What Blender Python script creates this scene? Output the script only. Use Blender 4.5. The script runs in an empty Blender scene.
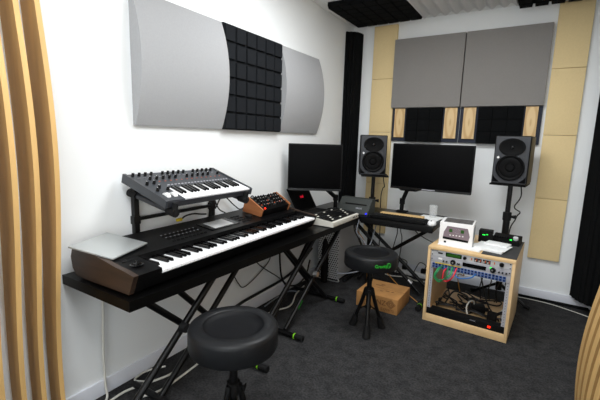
import bpy, bmesh, math, random
from mathutils import Vector, Matrix, Euler
random.seed(7)
sc = bpy.context.scene
COL = sc.collection
PI = math.pi

# ------------------------------------------------------------------ materials
def lin(c):
    c = c / 255.0
    return c / 12.92 if c <= 0.04045 else ((c + 0.055) / 1.055) ** 2.4
def rgb(r, g, b): return (lin(r), lin(g), lin(b), 1.0)

def mat(name, c, rough=0.5, metal=0.0, var=0.0, scale=8.0, stretch=(1, 1, 1), bump=0.0, bscale=60.0, emit=None, estr=0.0, spec=0.5, c2=None, trans=0.0, coat=0.0):
    m = bpy.data.materials.new(name); m.use_nodes = True
    nt = m.node_tree; bs = nt.nodes['Principled BSDF']
    bs.inputs['Base Color'].default_value = rgb(*c)
    bs.inputs['Roughness'].default_value = rough
    bs.inputs['Metallic'].default_value = metal
    bs.inputs['Specular IOR Level'].default_value = spec
    bs.inputs['Transmission Weight'].default_value = trans
    bs.inputs['Coat Weight'].default_value = coat
    if emit:
        bs.inputs['Emission Color'].default_value = rgb(*emit)
        bs.inputs['Emission Strength'].default_value = estr
    if var > 0 or c2 or bump > 0:
        tc = nt.nodes.new('ShaderNodeTexCoord'); mp = nt.nodes.new('ShaderNodeMapping')
        mp.inputs['Scale'].default_value = stretch
        nt.links.new(tc.outputs['Object'], mp.inputs['Vector'])
    if var > 0 or c2:
        nz = nt.nodes.new('ShaderNodeTexNoise'); nz.inputs['Scale'].default_value = scale
        nz.inputs['Detail'].default_value = 6
        nt.links.new(mp.outputs['Vector'], nz.inputs['Vector'])
        rp = nt.nodes.new('ShaderNodeValToRGB')
        rp.color_ramp.elements[0].position = 0.3; rp.color_ramp.elements[1].position = 0.7
        if c2 is None:
            lo = tuple(max(0, v * (1 - var)) for v in c); hi = tuple(min(255, v * (1 + var)) for v in c)
        else: lo, hi = c, c2
        rp.color_ramp.elements[0].color = rgb(*lo); rp.color_ramp.elements[1].color = rgb(*hi)
        nt.links.new(nz.outputs['Fac'], rp.inputs['Fac'])
        nt.links.new(rp.outputs['Color'], bs.inputs['Base Color'])
    if bump > 0:
        nb = nt.nodes.new('ShaderNodeTexNoise'); nb.inputs['Scale'].default_value = bscale
        nb.inputs['Detail'].default_value = 4
        nt.links.new(mp.outputs['Vector'], nb.inputs['Vector'])
        bp = nt.nodes.new('ShaderNodeBump'); bp.inputs['Strength'].default_value = bump
        bp.inputs['Distance'].default_value = 0.004
        nt.links.new(nb.outputs['Fac'], bp.inputs['Height'])
        nt.links.new(bp.outputs['Normal'], bs.inputs['Normal'])
    return m

def grain_mat(name, c, c2, axis_scale=(30, 30, 1.2), rough=0.5, wave=False):
    m = mat(name, c, rough, c2=c2, scale=1.6, stretch=axis_scale, bump=0.05, bscale=20)
    if wave:
        nt = m.node_tree; bs = nt.nodes['Principled BSDF']
        tc = [n for n in nt.nodes if n.type == 'TEX_COORD'][0]
        mp = nt.nodes.new('ShaderNodeMapping'); mp.inputs['Scale'].default_value = (4, 4, .9)
        wv = nt.nodes.new('ShaderNodeTexWave'); wv.wave_type = 'RINGS'; wv.rings_direction = 'Y'
        wv.inputs['Scale'].default_value = 2.2; wv.inputs['Distortion'].default_value = 3.0; wv.inputs['Detail'].default_value = 2
        rp = nt.nodes.new('ShaderNodeValToRGB')
        rp.color_ramp.elements[0].color = rgb(*c2); rp.color_ramp.elements[1].color = rgb(*c)
        rp.color_ramp.elements[0].position = .1; rp.color_ramp.elements[1].position = .6
        nt.links.new(tc.outputs['Object'], mp.inputs['Vector']); nt.links.new(mp.outputs['Vector'], wv.inputs['Vector'])
        nt.links.new(wv.outputs['Fac'], rp.inputs['Fac']); nt.links.new(rp.outputs['Color'], bs.inputs['Base Color'])
    return m

def perforated(name, c, hole, pitch):
    """sheet metal with a staggered grid of round holes (local x-z plane)"""
    m = mat(name, c, 0.35, 0.3); nt = m.node_tree; bs = nt.nodes['Principled BSDF']
    tc = nt.nodes.new('ShaderNodeTexCoord'); sp = nt.nodes.new('ShaderNodeSeparateXYZ')
    nt.links.new(tc.outputs['Object'], sp.inputs[0])
    def mth(op, a, b=None, c=None):
        n = nt.nodes.new('ShaderNodeMath'); n.operation = op
        for i, v in enumerate((a, b, c)):
            if v is None: continue
            if isinstance(v, (int, float)): n.inputs[i].default_value = v
            else: nt.links.new(v, n.inputs[i])
        return n.outputs[0]
    u = mth('DIVIDE', sp.outputs[0], pitch); v = mth('DIVIDE', sp.outputs[2], pitch)
    row = mth('FLOOR', v); odd = mth('MULTIPLY', mth('MODULO', mth('ABSOLUTE', row), 2.0), 0.5)
    fu = mth('SUBTRACT', mth('FRACT', mth('ADD', u, odd)), 0.5); fv = mth('SUBTRACT', mth('FRACT', v), 0.5)
    d = mth('SQRT', mth('ADD', mth('MULTIPLY', fu, fu), mth('MULTIPLY', fv, fv)))
    ins = mth('LESS_THAN', d, 0.33)
    mx = nt.nodes.new('ShaderNodeMix'); mx.data_type = 'RGBA'
    nt.links.new(ins, mx.inputs[0]); mx.inputs[6].default_value = rgb(*c); mx.inputs[7].default_value = rgb(*hole)
    nt.links.new(mx.outputs[2], bs.inputs['Base Color'])
    return m

M = {}
M['wall'] = mat('wall_paint', (238, 241, 242), 0.6, bump=0.04, bscale=250)
M['ceil'] = mat('ceiling_paint', (232, 233, 232), 0.8)
M['skirt'] = mat('skirting_paint', (228, 231, 240), 0.45)
M['carpet'] = mat('charcoal_carpet', (46, 46, 47), 1.0, c2=(62, 62, 63), scale=16, bump=1.0, bscale=420, spec=0.05)
# carpet: fine speckle on top of the broad mottling
_nt = M['carpet'].node_tree; _bs = _nt.nodes['Principled BSDF']
_n = _nt.nodes.new('ShaderNodeTexNoise'); _n.inputs['Scale'].default_value = 95; _n.inputs['Detail'].default_value = 5
_tc = [n for n in _nt.nodes if n.type == 'TEX_COORD'][0]; _nt.links.new(_tc.outputs['Object'], _n.inputs['Vector'])
_old = _bs.inputs['Base Color'].links[0].from_socket
_mx = _nt.nodes.new('ShaderNodeMix'); _mx.data_type = 'RGBA'; _mx.blend_type = 'OVERLAY'; _mx.inputs[0].default_value = 1.0
_nt.links.new(_old, _mx.inputs[6]); _nt.links.new(_n.outputs['Fac'], _mx.inputs[7]); _nt.links.new(_mx.outputs[2], _bs.inputs['Base Color'])
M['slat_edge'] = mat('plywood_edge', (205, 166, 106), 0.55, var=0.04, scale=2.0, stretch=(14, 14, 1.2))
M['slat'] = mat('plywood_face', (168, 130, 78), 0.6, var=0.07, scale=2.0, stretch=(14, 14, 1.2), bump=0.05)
M['grey_fabric'] = mat('grey_fabric', (162, 163, 165), 0.95, var=0.012, scale=120, bump=0.06, bscale=400, spec=0.1)
M['dark_grey_fabric'] = mat('mid_grey_fabric', (139, 136, 133), 0.95, var=0.012, scale=120, bump=0.06, bscale=400, spec=0.1)
M['foam'] = mat('black_foam', (16, 17, 18), 1.0, bump=0.4, bscale=500, spec=0.1)
M['foam_l'] = mat('charcoal_foam', (30, 32, 35), 1.0, bump=0.4, bscale=500, spec=0.1)
M['white_foam'] = mat('white_foam', (214, 214, 214), 1.0, bump=0.2, bscale=300, spec=0.1)
M['beige'] = mat('beige_fabric', (228, 205, 156), 0.9, var=0.01, scale=90, bump=0.06, bscale=400, spec=0.1)
M['navy'] = mat('dark_blue_felt', (46, 50, 62), 0.95)
M['oak'] = grain_mat('oak_strip', (224, 194, 142), (202, 164, 110), wave=True)
M['maple'] = grain_mat('maple_veneer', (224, 193, 147), (214, 180, 130), (6, 2, 14), 0.45)
M['walnut'] = grain_mat('walnut_cheek', (62, 45, 34), (36, 26, 20), (10, 3, 30), 0.4)
M['redwood'] = grain_mat('reddish_wood_cheek', (172, 112, 70), (140, 82, 48), (10, 3, 30), 0.45)
M['pine'] = grain_mat('pine_board', (216, 184, 128), (196, 160, 104), (2, 20, 20), 0.5)
M['black'] = mat('black_plastic', (6, 6, 7), 0.42, spec=0.16)
M['matte'] = mat('matte_black', (7, 7, 8), 0.65, spec=0.18)
M['gloss'] = mat('gloss_black', (6, 6, 7), 0.2, spec=0.25)
M['board'] = mat('black_laminate', (6, 6, 6), 0.32, spec=0.16)
M['screen'] = mat('dark_screen', (3, 3, 4), 0.5, spec=0.06)
M['lcd'] = mat('touchscreen_painted_reflection', (215, 217, 219), 0.35)  # pale colour stands in for the white reflection on the screen
M['steel'] = mat('black_steel', (8, 8, 9), 0.38, spec=0.3)
M['chrome'] = mat('bright_metal', (190, 190, 192), 0.3, 0.9)
M['silver'] = mat('silver_panel', (206, 208, 212), 0.4, 0.1)
M['silver_d'] = mat('dull_silver_panel', (168, 169, 176), 0.45, 0.1)
M['alu'] = mat('brushed_aluminium', (186, 190, 190), 0.38, 0.55)
M['synth'] = mat('slate_grey_metal', (52, 55, 60), 0.45, 0.1)
M['synth_b'] = mat('dark_slate_front', (30, 32, 38), 0.5)
M['white'] = mat('white_plastic', (236, 236, 236), 0.4)
M['ivory'] = mat('white_key', (240, 240, 242), 0.25)
M['cream'] = mat('cream_plastic', (206, 204, 194), 0.45)
M['paper'] = mat('white_paper', (232, 234, 234), 0.8)
M['greybox'] = mat('dark_green_grey', (48, 52, 50), 0.55)
M['cone'] = mat('speaker_cone', (5, 5, 6), 0.6, spec=0.12)
M['baffle'] = mat('speaker_baffle', (58, 60, 64), 0.55, spec=0.3)
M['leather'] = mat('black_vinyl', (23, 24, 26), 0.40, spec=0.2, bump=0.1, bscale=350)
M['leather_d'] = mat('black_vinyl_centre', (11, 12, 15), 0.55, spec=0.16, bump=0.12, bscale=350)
M['rubber'] = mat('black_rubber', (13, 13, 14), 0.75, spec=0.25)
M['green'] = mat('green_print', (30, 160, 40), 0.5)
M['lime'] = mat('lime_ring', (120, 200, 30), 0.5)
M['led_green'] = mat('green_led', (20, 200, 60), 0.4, emit=(30, 255, 70), estr=1.2)
M['lcd_green'] = mat('green_display', (22, 58, 10), 0.3, emit=(40, 110, 10), estr=0.25)
M['led_red'] = mat('red_lit_switch', (230, 40, 20), 0.4, emit=(255, 40, 15), estr=1.4)
M['red_logo'] = mat('red_logo', (190, 20, 40), 0.4, emit=(220, 20, 50), estr=0.5)
M['led_blue'] = mat('blue_led', (30, 40, 230), 0.4, emit=(40, 40, 255), estr=1.5)
M['red'] = mat('red_plastic', (200, 30, 30), 0.45)
M['orange'] = mat('orange_marking', (200, 90, 50), 0.5)
M['blue'] = mat('blue_jack', (44, 78, 140), 0.45)
M['yellow'] = mat('yellow_strip', (214, 186, 40), 0.5)
M['cab_red'] = mat('red_cable', (214, 40, 56), 0.45)
M['cab_green'] = mat('green_cable', (30, 150, 80), 0.45)
M['cab_blue'] = mat('blue_cable', (30, 100, 170), 0.45)
M['cab_orange'] = mat('orange_cable', (176, 122, 40), 0.5)
M['cab_white'] = mat('white_cable', (214, 212, 204), 0.5)
M['cab_black'] = mat('black_cable', (10, 10, 11), 0.5)
M['cab_grey'] = mat('grey_cable', (140, 146, 156), 0.5)
M['card'] = mat('brown_cardboard', (176, 128, 74), 0.85, var=0.06, scale=12)
M['card_ink'] = mat('dark_brown_ink', (116, 78, 44), 0.85)
M['box_pic'] = mat('printed_purple_grey', (124, 110, 118), 0.5)
M['box_top'] = mat('printed_dark_grey', (70, 68, 66), 0.5, var=0.5, scale=40)
M['mat'] = mat('dark_grey_mat', (52, 53, 54), 0.8)
M['tower'] = mat('tower_aluminium', (180, 182, 184), 0.42, 0.2)
M['perf'] = perforated('perforated_aluminium', (196, 198, 200), (16, 16, 18), 0.019)
g = bpy.data.materials.new('clear_glass'); g.use_nodes = True
gb = g.node_tree.nodes['Principled BSDF']; gb.inputs['Roughness'].default_value = 0.05
gb.inputs['Base Color'].default_value = rgb(240, 243, 244); gb.inputs['Alpha'].default_value = 0.13
M['glass'] = g

# ------------------------------------------------------------------ mesh builder
class B:
    def __init__(s): s.bm = bmesh.new(); s.mi = 0
    def _tag(s, fs):
        for f in fs: f.material_index = s.mi
    def box(s, x0, x1, y0, y1, z0, z1, bev=0.0, rot=None, seg=2):
        r = bmesh.ops.create_cube(s.bm, size=1.0)
        mtx = Matrix.Translation(((x0+x1)/2, (y0+y1)/2, (z0+z1)/2)) @ (rot.to_matrix().to_4x4() if rot else Matrix()) @ Matrix.Diagonal((abs(x1-x0), abs(y1-y0), abs(z1-z0), 1))
        bmesh.ops.transform(s.bm, matrix=mtx, verts=r['verts'])
        fs = set(f for v in r['verts'] for f in v.link_faces); s._tag(fs)
        if bev > 0:
            es = list(set(e for v in r['verts'] for e in v.link_edges))
            rr = bmesh.ops.bevel(s.bm, geom=es, offset=bev, segments=seg, profile=0.6, affect='EDGES', clamp_overlap=True)
            s._tag(rr['faces'])
        return s
    def cyl(s, p0, p1, r0, r1=None, seg=14, bev=0):
        return s.rings([p0, p1], [r0, r0 if r1 is None else r1], seg)
    def rings(s, pts, rad, seg=12, caps=True):
        pts = [Vector(p) for p in pts]; n = len(pts)
        d0 = (pts[1]-pts[0]).normalized()
        a = Vector((0, 0, 1)) if abs(d0.z) < 0.9 else Vector((1, 0, 0))
        u = d0.cross(a).normalized(); rows = []
        for i, p in enumerate(pts):
            if i == 0: d = pts[1]-pts[0]
            elif i == n-1: d = pts[-1]-pts[-2]
            else: d = (pts[i+1]-pts[i]).normalized() + (pts[i]-pts[i-1]).normalized()
            if d.length < 1e-9: d = d0
            d = d.normalized()
            u = (u - d*u.dot(d))
            if u.length < 1e-6: u = d.orthogonal()
            u = u.normalized(); v = d.cross(u)
            r = rad[i] if isinstance(rad, (list, tuple)) else rad
            rows.append([s.bm.verts.new(p + (u*math.cos(2*PI*k/seg) + v*math.sin(2*PI*k/seg))*r) for k in range(seg)])
        for i in range(n-1):
            for k in range(seg):
                f = s.bm.faces.new((rows[i][k], rows[i][(k+1) % seg], rows[i+1][(k+1) % seg], rows[i+1][k])); f.material_index = s.mi
        if caps:
            for row in (list(reversed(rows[0])), rows[-1]):
                f = s.bm.faces.new(row); f.material_index = s.mi
        return s
    def tube(s, pts, r, seg=8, sub=6):
        P = [Vector(p) for p in pts]
        if len(P) > 2:
            Q = [P[0]*2-P[1]] + P + [P[-1]*2-P[-2]]; out = []
            for i in range(1, len(Q)-2):
                a, b, c, d = Q[i-1], Q[i], Q[i+1], Q[i+2]
                for k in range(sub):
                    t = k/sub
                    out.append(0.5*((2*b) + (c-a)*t + (2*a-5*b+4*c-d)*t*t + (3*b-a-3*c+d)*t**3))
            out.append(P[-1]); P = out
        return s.rings(P, r, seg)
    def prism(s, poly, axis, a, b):
        """poly: list of 2D points; axis 'x','y','z' extrusion from a to b. For x the 2D is (y,z), for y (x,z), for z (x,y)."""
        def mk(p, t):
            return {'x': (t, p[0], p[1]), 'y': (p[0], t, p[1]), 'z': (p[0], p[1], t)}[axis]
        va = [s.bm.verts.new(mk(p, a)) for p in poly]; vb = [s.bm.verts.new(mk(p, b)) for p in poly]
        n = len(poly); fs = []
        fs.append(s.bm.faces.new(va)); fs.append(s.bm.faces.new(list(reversed(vb))))
        for i in range(n): fs.append(s.bm.faces.new((va[i], vb[i], vb[(i+1) % n], va[(i+1) % n])))
        s._tag(fs); return s
    def lathe(s, prof, c=(0, 0, 0), seg=40, sx=1, sy=1, basis=None):
        rows = []; bs = basis or Matrix.Identity(3); c = Vector(c)
        for (r, z) in prof:
            if r < 1e-6: rows.append([s.bm.verts.new(c + bs @ Vector((0, 0, z)))])
            else: rows.append([s.bm.verts.new(c + bs @ Vector((r*sx*math.cos(2*PI*k/seg), r*sy*math.sin(2*PI*k/seg), z))) for k in range(seg)])
        for i in range(len(rows)-1):
            A, Bq = rows[i], rows[i+1]
            for k in range(seg):
                k2 = (k+1) % seg
                if len(A) == 1 and len(Bq) == 1: continue
                if len(A) == 1: f = s.bm.faces.new((A[0], Bq[k2], Bq[k]))
                elif len(Bq) == 1: f = s.bm.faces.new((A[k], A[k2], Bq[0]))
                else: f = s.bm.faces.new((A[k], A[k2], Bq[k2], Bq[k]))
                f.material_index = s.mi
        return s
    def grid(s, fn, nu, nv):
        V = [[s.bm.verts.new(fn(i/nu, j/nv)) for j in range(nv+1)] for i in range(nu+1)]
        for i in range(nu):
            for j in range(nv):
                f = s.bm.faces.new((V[i][j], V[i+1][j], V[i+1][j+1], V[i][j+1])); f.material_index = s.mi
        return V

ROOT = {}
def root_of(o):
    while o.parent: o = o.parent
    return o
def obj(name, b, m, parent=None, world=False, angle=38, loc=None):
    bm = b.bm if isinstance(b, B) else b
    bmesh.ops.recalc_face_normals(bm, faces=bm.faces[:])
    me = bpy.data.meshes.new(name)
    if world and parent is not None:
        bmesh.ops.transform(bm, matrix=ROOT[root_of(parent).name].inverted(), verts=bm.verts[:])
    bm.to_mesh(me); bm.free()
    for x in (m if isinstance(m, (list, tuple)) else [m]): me.materials.append(x)
    me.shade_smooth(); me.set_sharp_from_angle(angle=math.radians(angle))
    o = bpy.data.objects.new(name, me); COL.objects.link(o)
    if parent is not None: o.parent = parent
    if loc is not None: o.location = loc
    return o
def thing(name, label, cat, loc=(0, 0, 0), rot=(0, 0, 0), group=None):
    o = bpy.data.objects.new(name, None); COL.objects.link(o)
    o.empty_display_size = 0.05
    o.location = loc; o.rotation_euler = rot
    ROOT[o.name] = Matrix.Translation(Vector(loc)) @ Euler(rot).to_matrix().to_4x4()
    o['label'] = label; o['category'] = cat
    if group: o['group'] = group
    return o
def tag(o, label, cat, group=None):
    o['label'] = label; o['category'] = cat
    if group: o['group'] = group
    return o
def struct(name, b, m):
    o = obj(name, b, m); o['kind'] = 'structure'; return o
def copy_tree(o, parent=None):
    c = o.copy(); COL.objects.link(c)
    if parent: c.parent = parent
    for ch in list(o.children): copy_tree(ch, c)
    return c
def dup(o, loc, rot, label, group=None):
    c = copy_tree(o); c.location = loc; c.rotation_euler = rot; c['label'] = label
    if group: c['group'] = group
    return c
def copies(first, locs):
    for l in locs:
        c = first.copy(); COL.objects.link(c); c.location = l
def pieces(name, boxes, m, parent, world=False, bev=0.0, rot=None):
    """one mesh object per box: boxes = (x0, x1, y0, y1, z0, z1); the first is built, the rest are copies of it when of one size"""
    first = None; c0 = None; out = []
    for q in boxes:
        c = Vector(((q[0]+q[1])/2, (q[2]+q[3])/2, (q[4]+q[5])/2)); d = (q[1]-q[0], q[3]-q[2], q[5]-q[4])
        if first is not None and all(abs(a-b) < 1e-5 for a, b in zip(d, d0)):
            o = first.copy(); COL.objects.link(o); o.location = first.location + (c-c0)
        else:
            o = obj(name, B().box(-d[0]/2, d[0]/2, -d[1]/2, d[1]/2, -d[2]/2, d[2]/2, bev, seg=1), m, parent, world=False)
            if world: c = ROOT[root_of(parent).name].inverted() @ c
            o.location = c
            if rot: o.rotation_euler = rot
            if first is None: first, c0, d0 = o, c, d
        out.append(o)
    return out
def text(name, s, size, m, parent, mtx, depth=0.0006, world=False, label=None, bold=0.0):
    cu = bpy.data.curves.new(name, 'FONT'); cu.body = s; cu.size = size; cu.extrude = depth; cu.offset = bold
    cu.align_x = 'CENTER'; cu.align_y = 'CENTER'; cu.resolution_u = 3
    t = bpy.data.objects.new(name, cu); COL.objects.link(t)
    bpy.context.view_layer.update()
    dg = bpy.context.evaluated_depsgraph_get()
    me = bpy.data.meshes.new_from_object(t.evaluated_get(dg))
    bpy.data.objects.remove(t); bpy.data.curves.remove(cu)
    me.transform(mtx)
    if world: me.transform(ROOT[root_of(parent).name].inverted())
    me.materials.clear(); me.materials.append(m)
    o = bpy.data.objects.new(name, me); COL.objects.link(o); o.parent = parent
    if label: o['label'] = label
    return o
def basis(loc, xa, ya):
    xa = Vector(xa).normalized(); ya = Vector(ya).normalized(); za = xa.cross(ya)
    m = Matrix((xa, ya, za)).transposed().to_4x4(); m.translation = Vector(loc); return m
R90 = (0, 0, PI/2)
RX90 = Matrix.Rotation(PI/2, 3, 'X')

# ------------------------------------------------------------------ the room
XL, XR, YB, YF, ZC = -1.644, 0.50, 3.528, -1.30, 2.293
struct('floor', B().box(XL-.1, XR+.1, YF-.1, YB+.1, -.1, 0), M['carpet'])
struct('wall_left', B().box(XL-.1, XL, YF-.1, YB+.1, 0, ZC), M['wall'])
struct('wall_back', B().box(XL, XR, YB, YB+.1, 0, ZC), M['wall'])
struct('wall_right', B().box(XR, XR+.1, YF-.1, YB+.1, 0, ZC), M['wall'])
struct('wall_front', B().box(XL, XR, YF-.1, YF, 0, ZC), M['wall'])
struct('ceiling', B().box(XL-.1, XR+.1, YF-.1, YB+.1, ZC, ZC+.1), M['ceil'])
struct('baseboard_left', B().box(XL, XL+.012, YF, YB, 0, .076, .003), M['skirt'])
struct('baseboard_back', B().box(XL+.012, XR, YB-.012, YB, 0, .076, .003), M['skirt'])

# ------------------------------------------------------------------ slatted wood dividers
def wave_board(fx, bx, y0, y1):
    b = B(); n = 60
    poly = [(fx(0.0 + ZC*i/n - 0), ZC*i/n) for i in range(n+1)]
    poly = [(p[0], min(max(p[1], 0.0), ZC-.004)) for p in poly]
    poly += [(bx(p[1]), p[1]) for p in reversed(poly)]
    b.prism(poly, 'y', y0, y1); b.bm.faces.ensure_lookup_table()
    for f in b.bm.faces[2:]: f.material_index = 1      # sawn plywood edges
    return b
t = thing('slatted_diffuser', 'row of tall wavy plywood boards standing at the white left wall', 'diffuser', (XL, .4, 0))
for k in range(6):
    y1 = .689 - .0655*k
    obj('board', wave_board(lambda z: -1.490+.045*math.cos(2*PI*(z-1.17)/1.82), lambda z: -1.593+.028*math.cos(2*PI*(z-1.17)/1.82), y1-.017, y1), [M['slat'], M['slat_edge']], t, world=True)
t = thing('slatted_diffuser', 'row of wavy plywood boards at the right edge, beside the black corner foam', 'diffuser', (XR, 2.0, 0))
for k in range(10):
    y1 = 2.08 - .118*k
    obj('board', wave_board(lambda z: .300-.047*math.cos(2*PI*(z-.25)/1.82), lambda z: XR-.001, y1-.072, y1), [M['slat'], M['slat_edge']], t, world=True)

# ------------------------------------------------------------------ left wall panels
Z0, Z1 = 1.273, 1.877
def bulge_panel(name, y0, y1, label):
    t = thing(name, label, 'acoustic panel', (XL, (y0+y1)/2, Z0), group=None)
    b = B(); n = 24; poly = [(XL, Z0), ]
    for i in range(n+1):
        s = i/n; poly.append((XL+.018+.062*(1-(2*s-1)**2), Z0+(Z1-Z0)*s))
    poly.append((XL, Z1))
    b.prism(poly, 'y', y0, y1)
    obj('fabric_face', b, M['grey_fabric'], t, world=True, angle=30)
    return t
bulge_panel('curved_absorber', 1.125, 1.700, 'light grey bulging fabric panel above the two-tier keyboards, left of black foam')
bulge_panel('curved_absorber', 2.285, 2.835, 'light grey bulging fabric panel on the left wall, above the smaller screen')

def foam_tiles(name, label, origin, ux, uy, nrm, w, h, nx, ny, d0, d1, m, group=None, gap=.004):
    t = thing(name, label, 'foam panel', origin, group=group)
    b = B(); o = Vector(origin); ux, uy, nrm = Vector(ux), Vector(uy), Vector(nrm)
    def quadbox(a0, a1, b0, b1, c0, c1, ins):
        P = lambda u, v, c: o + ux*u + uy*v + nrm*c
        lo = [P(a0, b0, c0), P(a1, b0, c0), P(a1, b1, c0), P(a0, b1, c0)]
        hi = [P(a0+ins, b0+ins, c1), P(a1-ins, b0+ins, c1), P(a1-ins, b1-ins, c1), P(a0+ins, b1-ins, c1)]
        vl = [b.bm.verts.new(p) for p in lo]; vh = [b.bm.verts.new(p) for p in hi]
        b.bm.faces.new(vl); b.bm.faces.new(vh)
        for i in range(4): b.bm.faces.new((vl[i], vl[(i+1) % 4], vh[(i+1) % 4], vh[i]))
    quadbox(0, w, 0, h, 0, d0, 0)
    cw, ch = w/nx, h/ny
    for i in range(nx):
        for j in range(ny):
            quadbox(i*cw+gap/2, (i+1)*cw-gap/2, j*ch+gap/2, (j+1)*ch-gap/2, d0, d1, .004)
    obj('foam_block', b, m, t, world=True, angle=20)
    return t
foam_tiles('foam_panel', 'black square-tiled foam between two grey bulging panels on the left wall', (XL, 1.702, Z0), (0, 1, 0), (0, 0, 1), (1, 0, 0), .580, Z1-Z0, 6, 6, .03, .044, M['foam_l'], gap=.009)

# corner bass traps
def corner_trap(label, cx, cy, sx, sy, sgn, z0, z1):
    t = thing('corner_foam', label, 'foam panel', (cx, cy, z0))
    a = Vector((cx, cy - sy)); c = Vector((cx + sgn*sx, cy)); k = Vector((cx, cy))
    poly = [tuple(k), tuple(a)]; n = 7; out = Vector((sgn*sy, -sx)).normalized()
    for i in range(n):
        p = a + (c-a)*((i+.12)/n); q = a + (c-a)*((i+.88)/n); r = a+(c-a)*((i+1)/n)
        bul = .045*math.sin(PI*(i+.5)/n)+.008
        poly += [tuple(p+out*bul), tuple(q+out*bul)]
        if i < n-1: poly.append(tuple(r+out*(bul-.012)))
    poly.append(tuple(c))
    b = B(); b.prism(poly, 'z', z0, z1)
    obj('foam_block', b, M['foam'], t, world=True, angle=20)
corner_trap('tall black ribbed foam column in the corner behind the smaller screen', XL+.001, YB-.013, .095, .17, 1, .0, 2.215)
corner_trap('tall black ribbed foam column at the right edge of the photo', XR-.001, YB-.013, .178, .22, -1, .09, 2.2)

# beige panels
for side, xa, xb, lab in (('l', -1.425, -1.205, 'left'), ('r', .0, .212, 'right')):
    t = thing('beige_panel', 'tall column of beige fabric panels behind the left loudspeaker' if side == 'l' else 'tall column of beige fabric panels beside the right loudspeaker', 'acoustic panel', ((xa+xb)/2, YB, .335))
    for k in range(4):
        b = B().box(xa, xb, YB-.03, YB, .335+.488*k+.001, .335+.488*(k+1)-.001 if k < 3 else 2.268, .004)
        obj('segment', b, M['beige'], t, world=True)

# grey flat absorbers with wood/foam panels below
for xa, xb, lab in ((-1.213, -.621, 'flat grey fabric panel on the back wall, left of the pair, nearer the corner'), (-.613, -.020, 'flat grey fabric panel on the back wall, right of the pair, above the right loudspeaker')):
    t = thing('flat_absorber', lab, 'acoustic panel', ((xa+xb)/2, YB, 1.53))
    obj('fabric_face', B().box(xa, xb, YB-.055, YB, 1.533, 2.128, .004), M['dark_grey_fabric'], t, world=True)
for xa, xb, fa, fb, w0, w1, w2, w3, lab in (
        (-1.200, -.618, -1.065, -.752, -1.178, -1.085, -.737, -.636, 'dark backed panel with two oak strips around black foam, above the large screen'),
        (-.612, -.022, -.470, -.148, -.585, -.490, -.135, -.050, 'dark backed panel with two oak strips around black foam, behind the right loudspeaker')):
    t = thing('wood_foam_panel', lab, 'acoustic panel', ((xa+xb)/2, YB, 1.235))
    obj('backing', B().box(xa, xb, YB-.022, YB, 1.235, 1.53, .002), M['navy'], t, world=True)
    for p, q in ((w0, w1), (w2, w3)):
        pieces('wood_strip', [(p, q, YB-.032, YB-.0222, 1.268, 1.528)], M['oak'], t, world=True, bev=.001)
    b = B().box(fa, fb, YB-.04, YB-.0222, 1.232, 1.529)
    for i in range(3):
        for j in range(3):
            w = (fb-fa)/3; h = .297/3
            b.box(fa+w*i+.001, fa+w*(i+1)-.001, YB-.06, YB-.04, 1.232+h*j+.001, 1.232+h*(j+1)-.001, .004)
    obj('foam_insert', b, M['foam'], t, world=True, angle=20)

# ceiling panels
foam_tiles('ceiling_foam', 'black tiled foam square on the ceiling near the left corner', (-1.545, 2.80, ZC), (1, 0, 0), (0, 1, 0), (0, 0, -1), .585, .59, 6, 6, .03, .048, M['foam'])
foam_tiles('ceiling_foam', 'black tiled foam square on the ceiling near the right corner', (-.262, 2.85, ZC), (1, 0, 0), (0, 1, 0), (0, 0, -1), .60, .59, 6, 6, .03, .055, M['foam'], gap=.012)
t = thing('ceiling_foam', 'white ridged foam square on the ceiling between two black foam squares', 'foam panel', (-.62, 3.1, ZC))
b = B(); n = 80; poly = [(-.955, ZC-.0005)]
for i in range(n+1):
    s = i/n; poly.append((-.955+.688*s, ZC-.022-.014*math.cos(2*PI*s*8)))
poly.append((-.267, ZC-.0005)); b.prism(poly, 'y', 2.80, 3.42)
obj('foam_block', b, M['white_foam'], t, world=True)

# ------------------------------------------------------------------ tables
TZ = .640
t = thing('keyboard_table', 'long black table along the left wall carrying the piano and laptop', 'table', (-1.42, 1.8, TZ-.04))
obj('table_top', B().prism([(XL+.003, .762), (-1.180, .762), (-1.135, 2.68), (XL+.003, 2.68)], 'z', TZ-.040, TZ), M['board'], t, world=True)
t = thing('desk', 'black desk along the back wall under the large screen', 'table', (-1.0, 3.0, TZ-.04))
obj('table_top', B().box(XL+.003, -.585, 2.725, 3.215, TZ-.040, TZ, .002), M['board'], t, world=True)
obj('front_rail', B().box(-1.13, -.585, 2.712, 2.724, TZ-.045, TZ-.002, .003), M['matte'], t, world=True)

def bar(b, p, q, w=.03):
    b.rings([p, q], w/2, 10); return b
def foot(t, p, q, rot_axis, ring=True):
    f = obj('foot', B().rings([p, q], .0155, 12), M['steel'], t, world=True)
    d = (Vector(q)-Vector(p)).normalized(); q = Vector(q)
    obj('end_cap', B().rings([q-d*.05, q+d*.006], .0180, 12), M['rubber'], f, world=True)
    if ring: obj('ring', B().rings([q-d*.059, q-d*.052], .0186, 14), M['lime'], f, world=True)['label'] = 'lime green ring'
    return f
TB = TZ-.042
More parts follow.
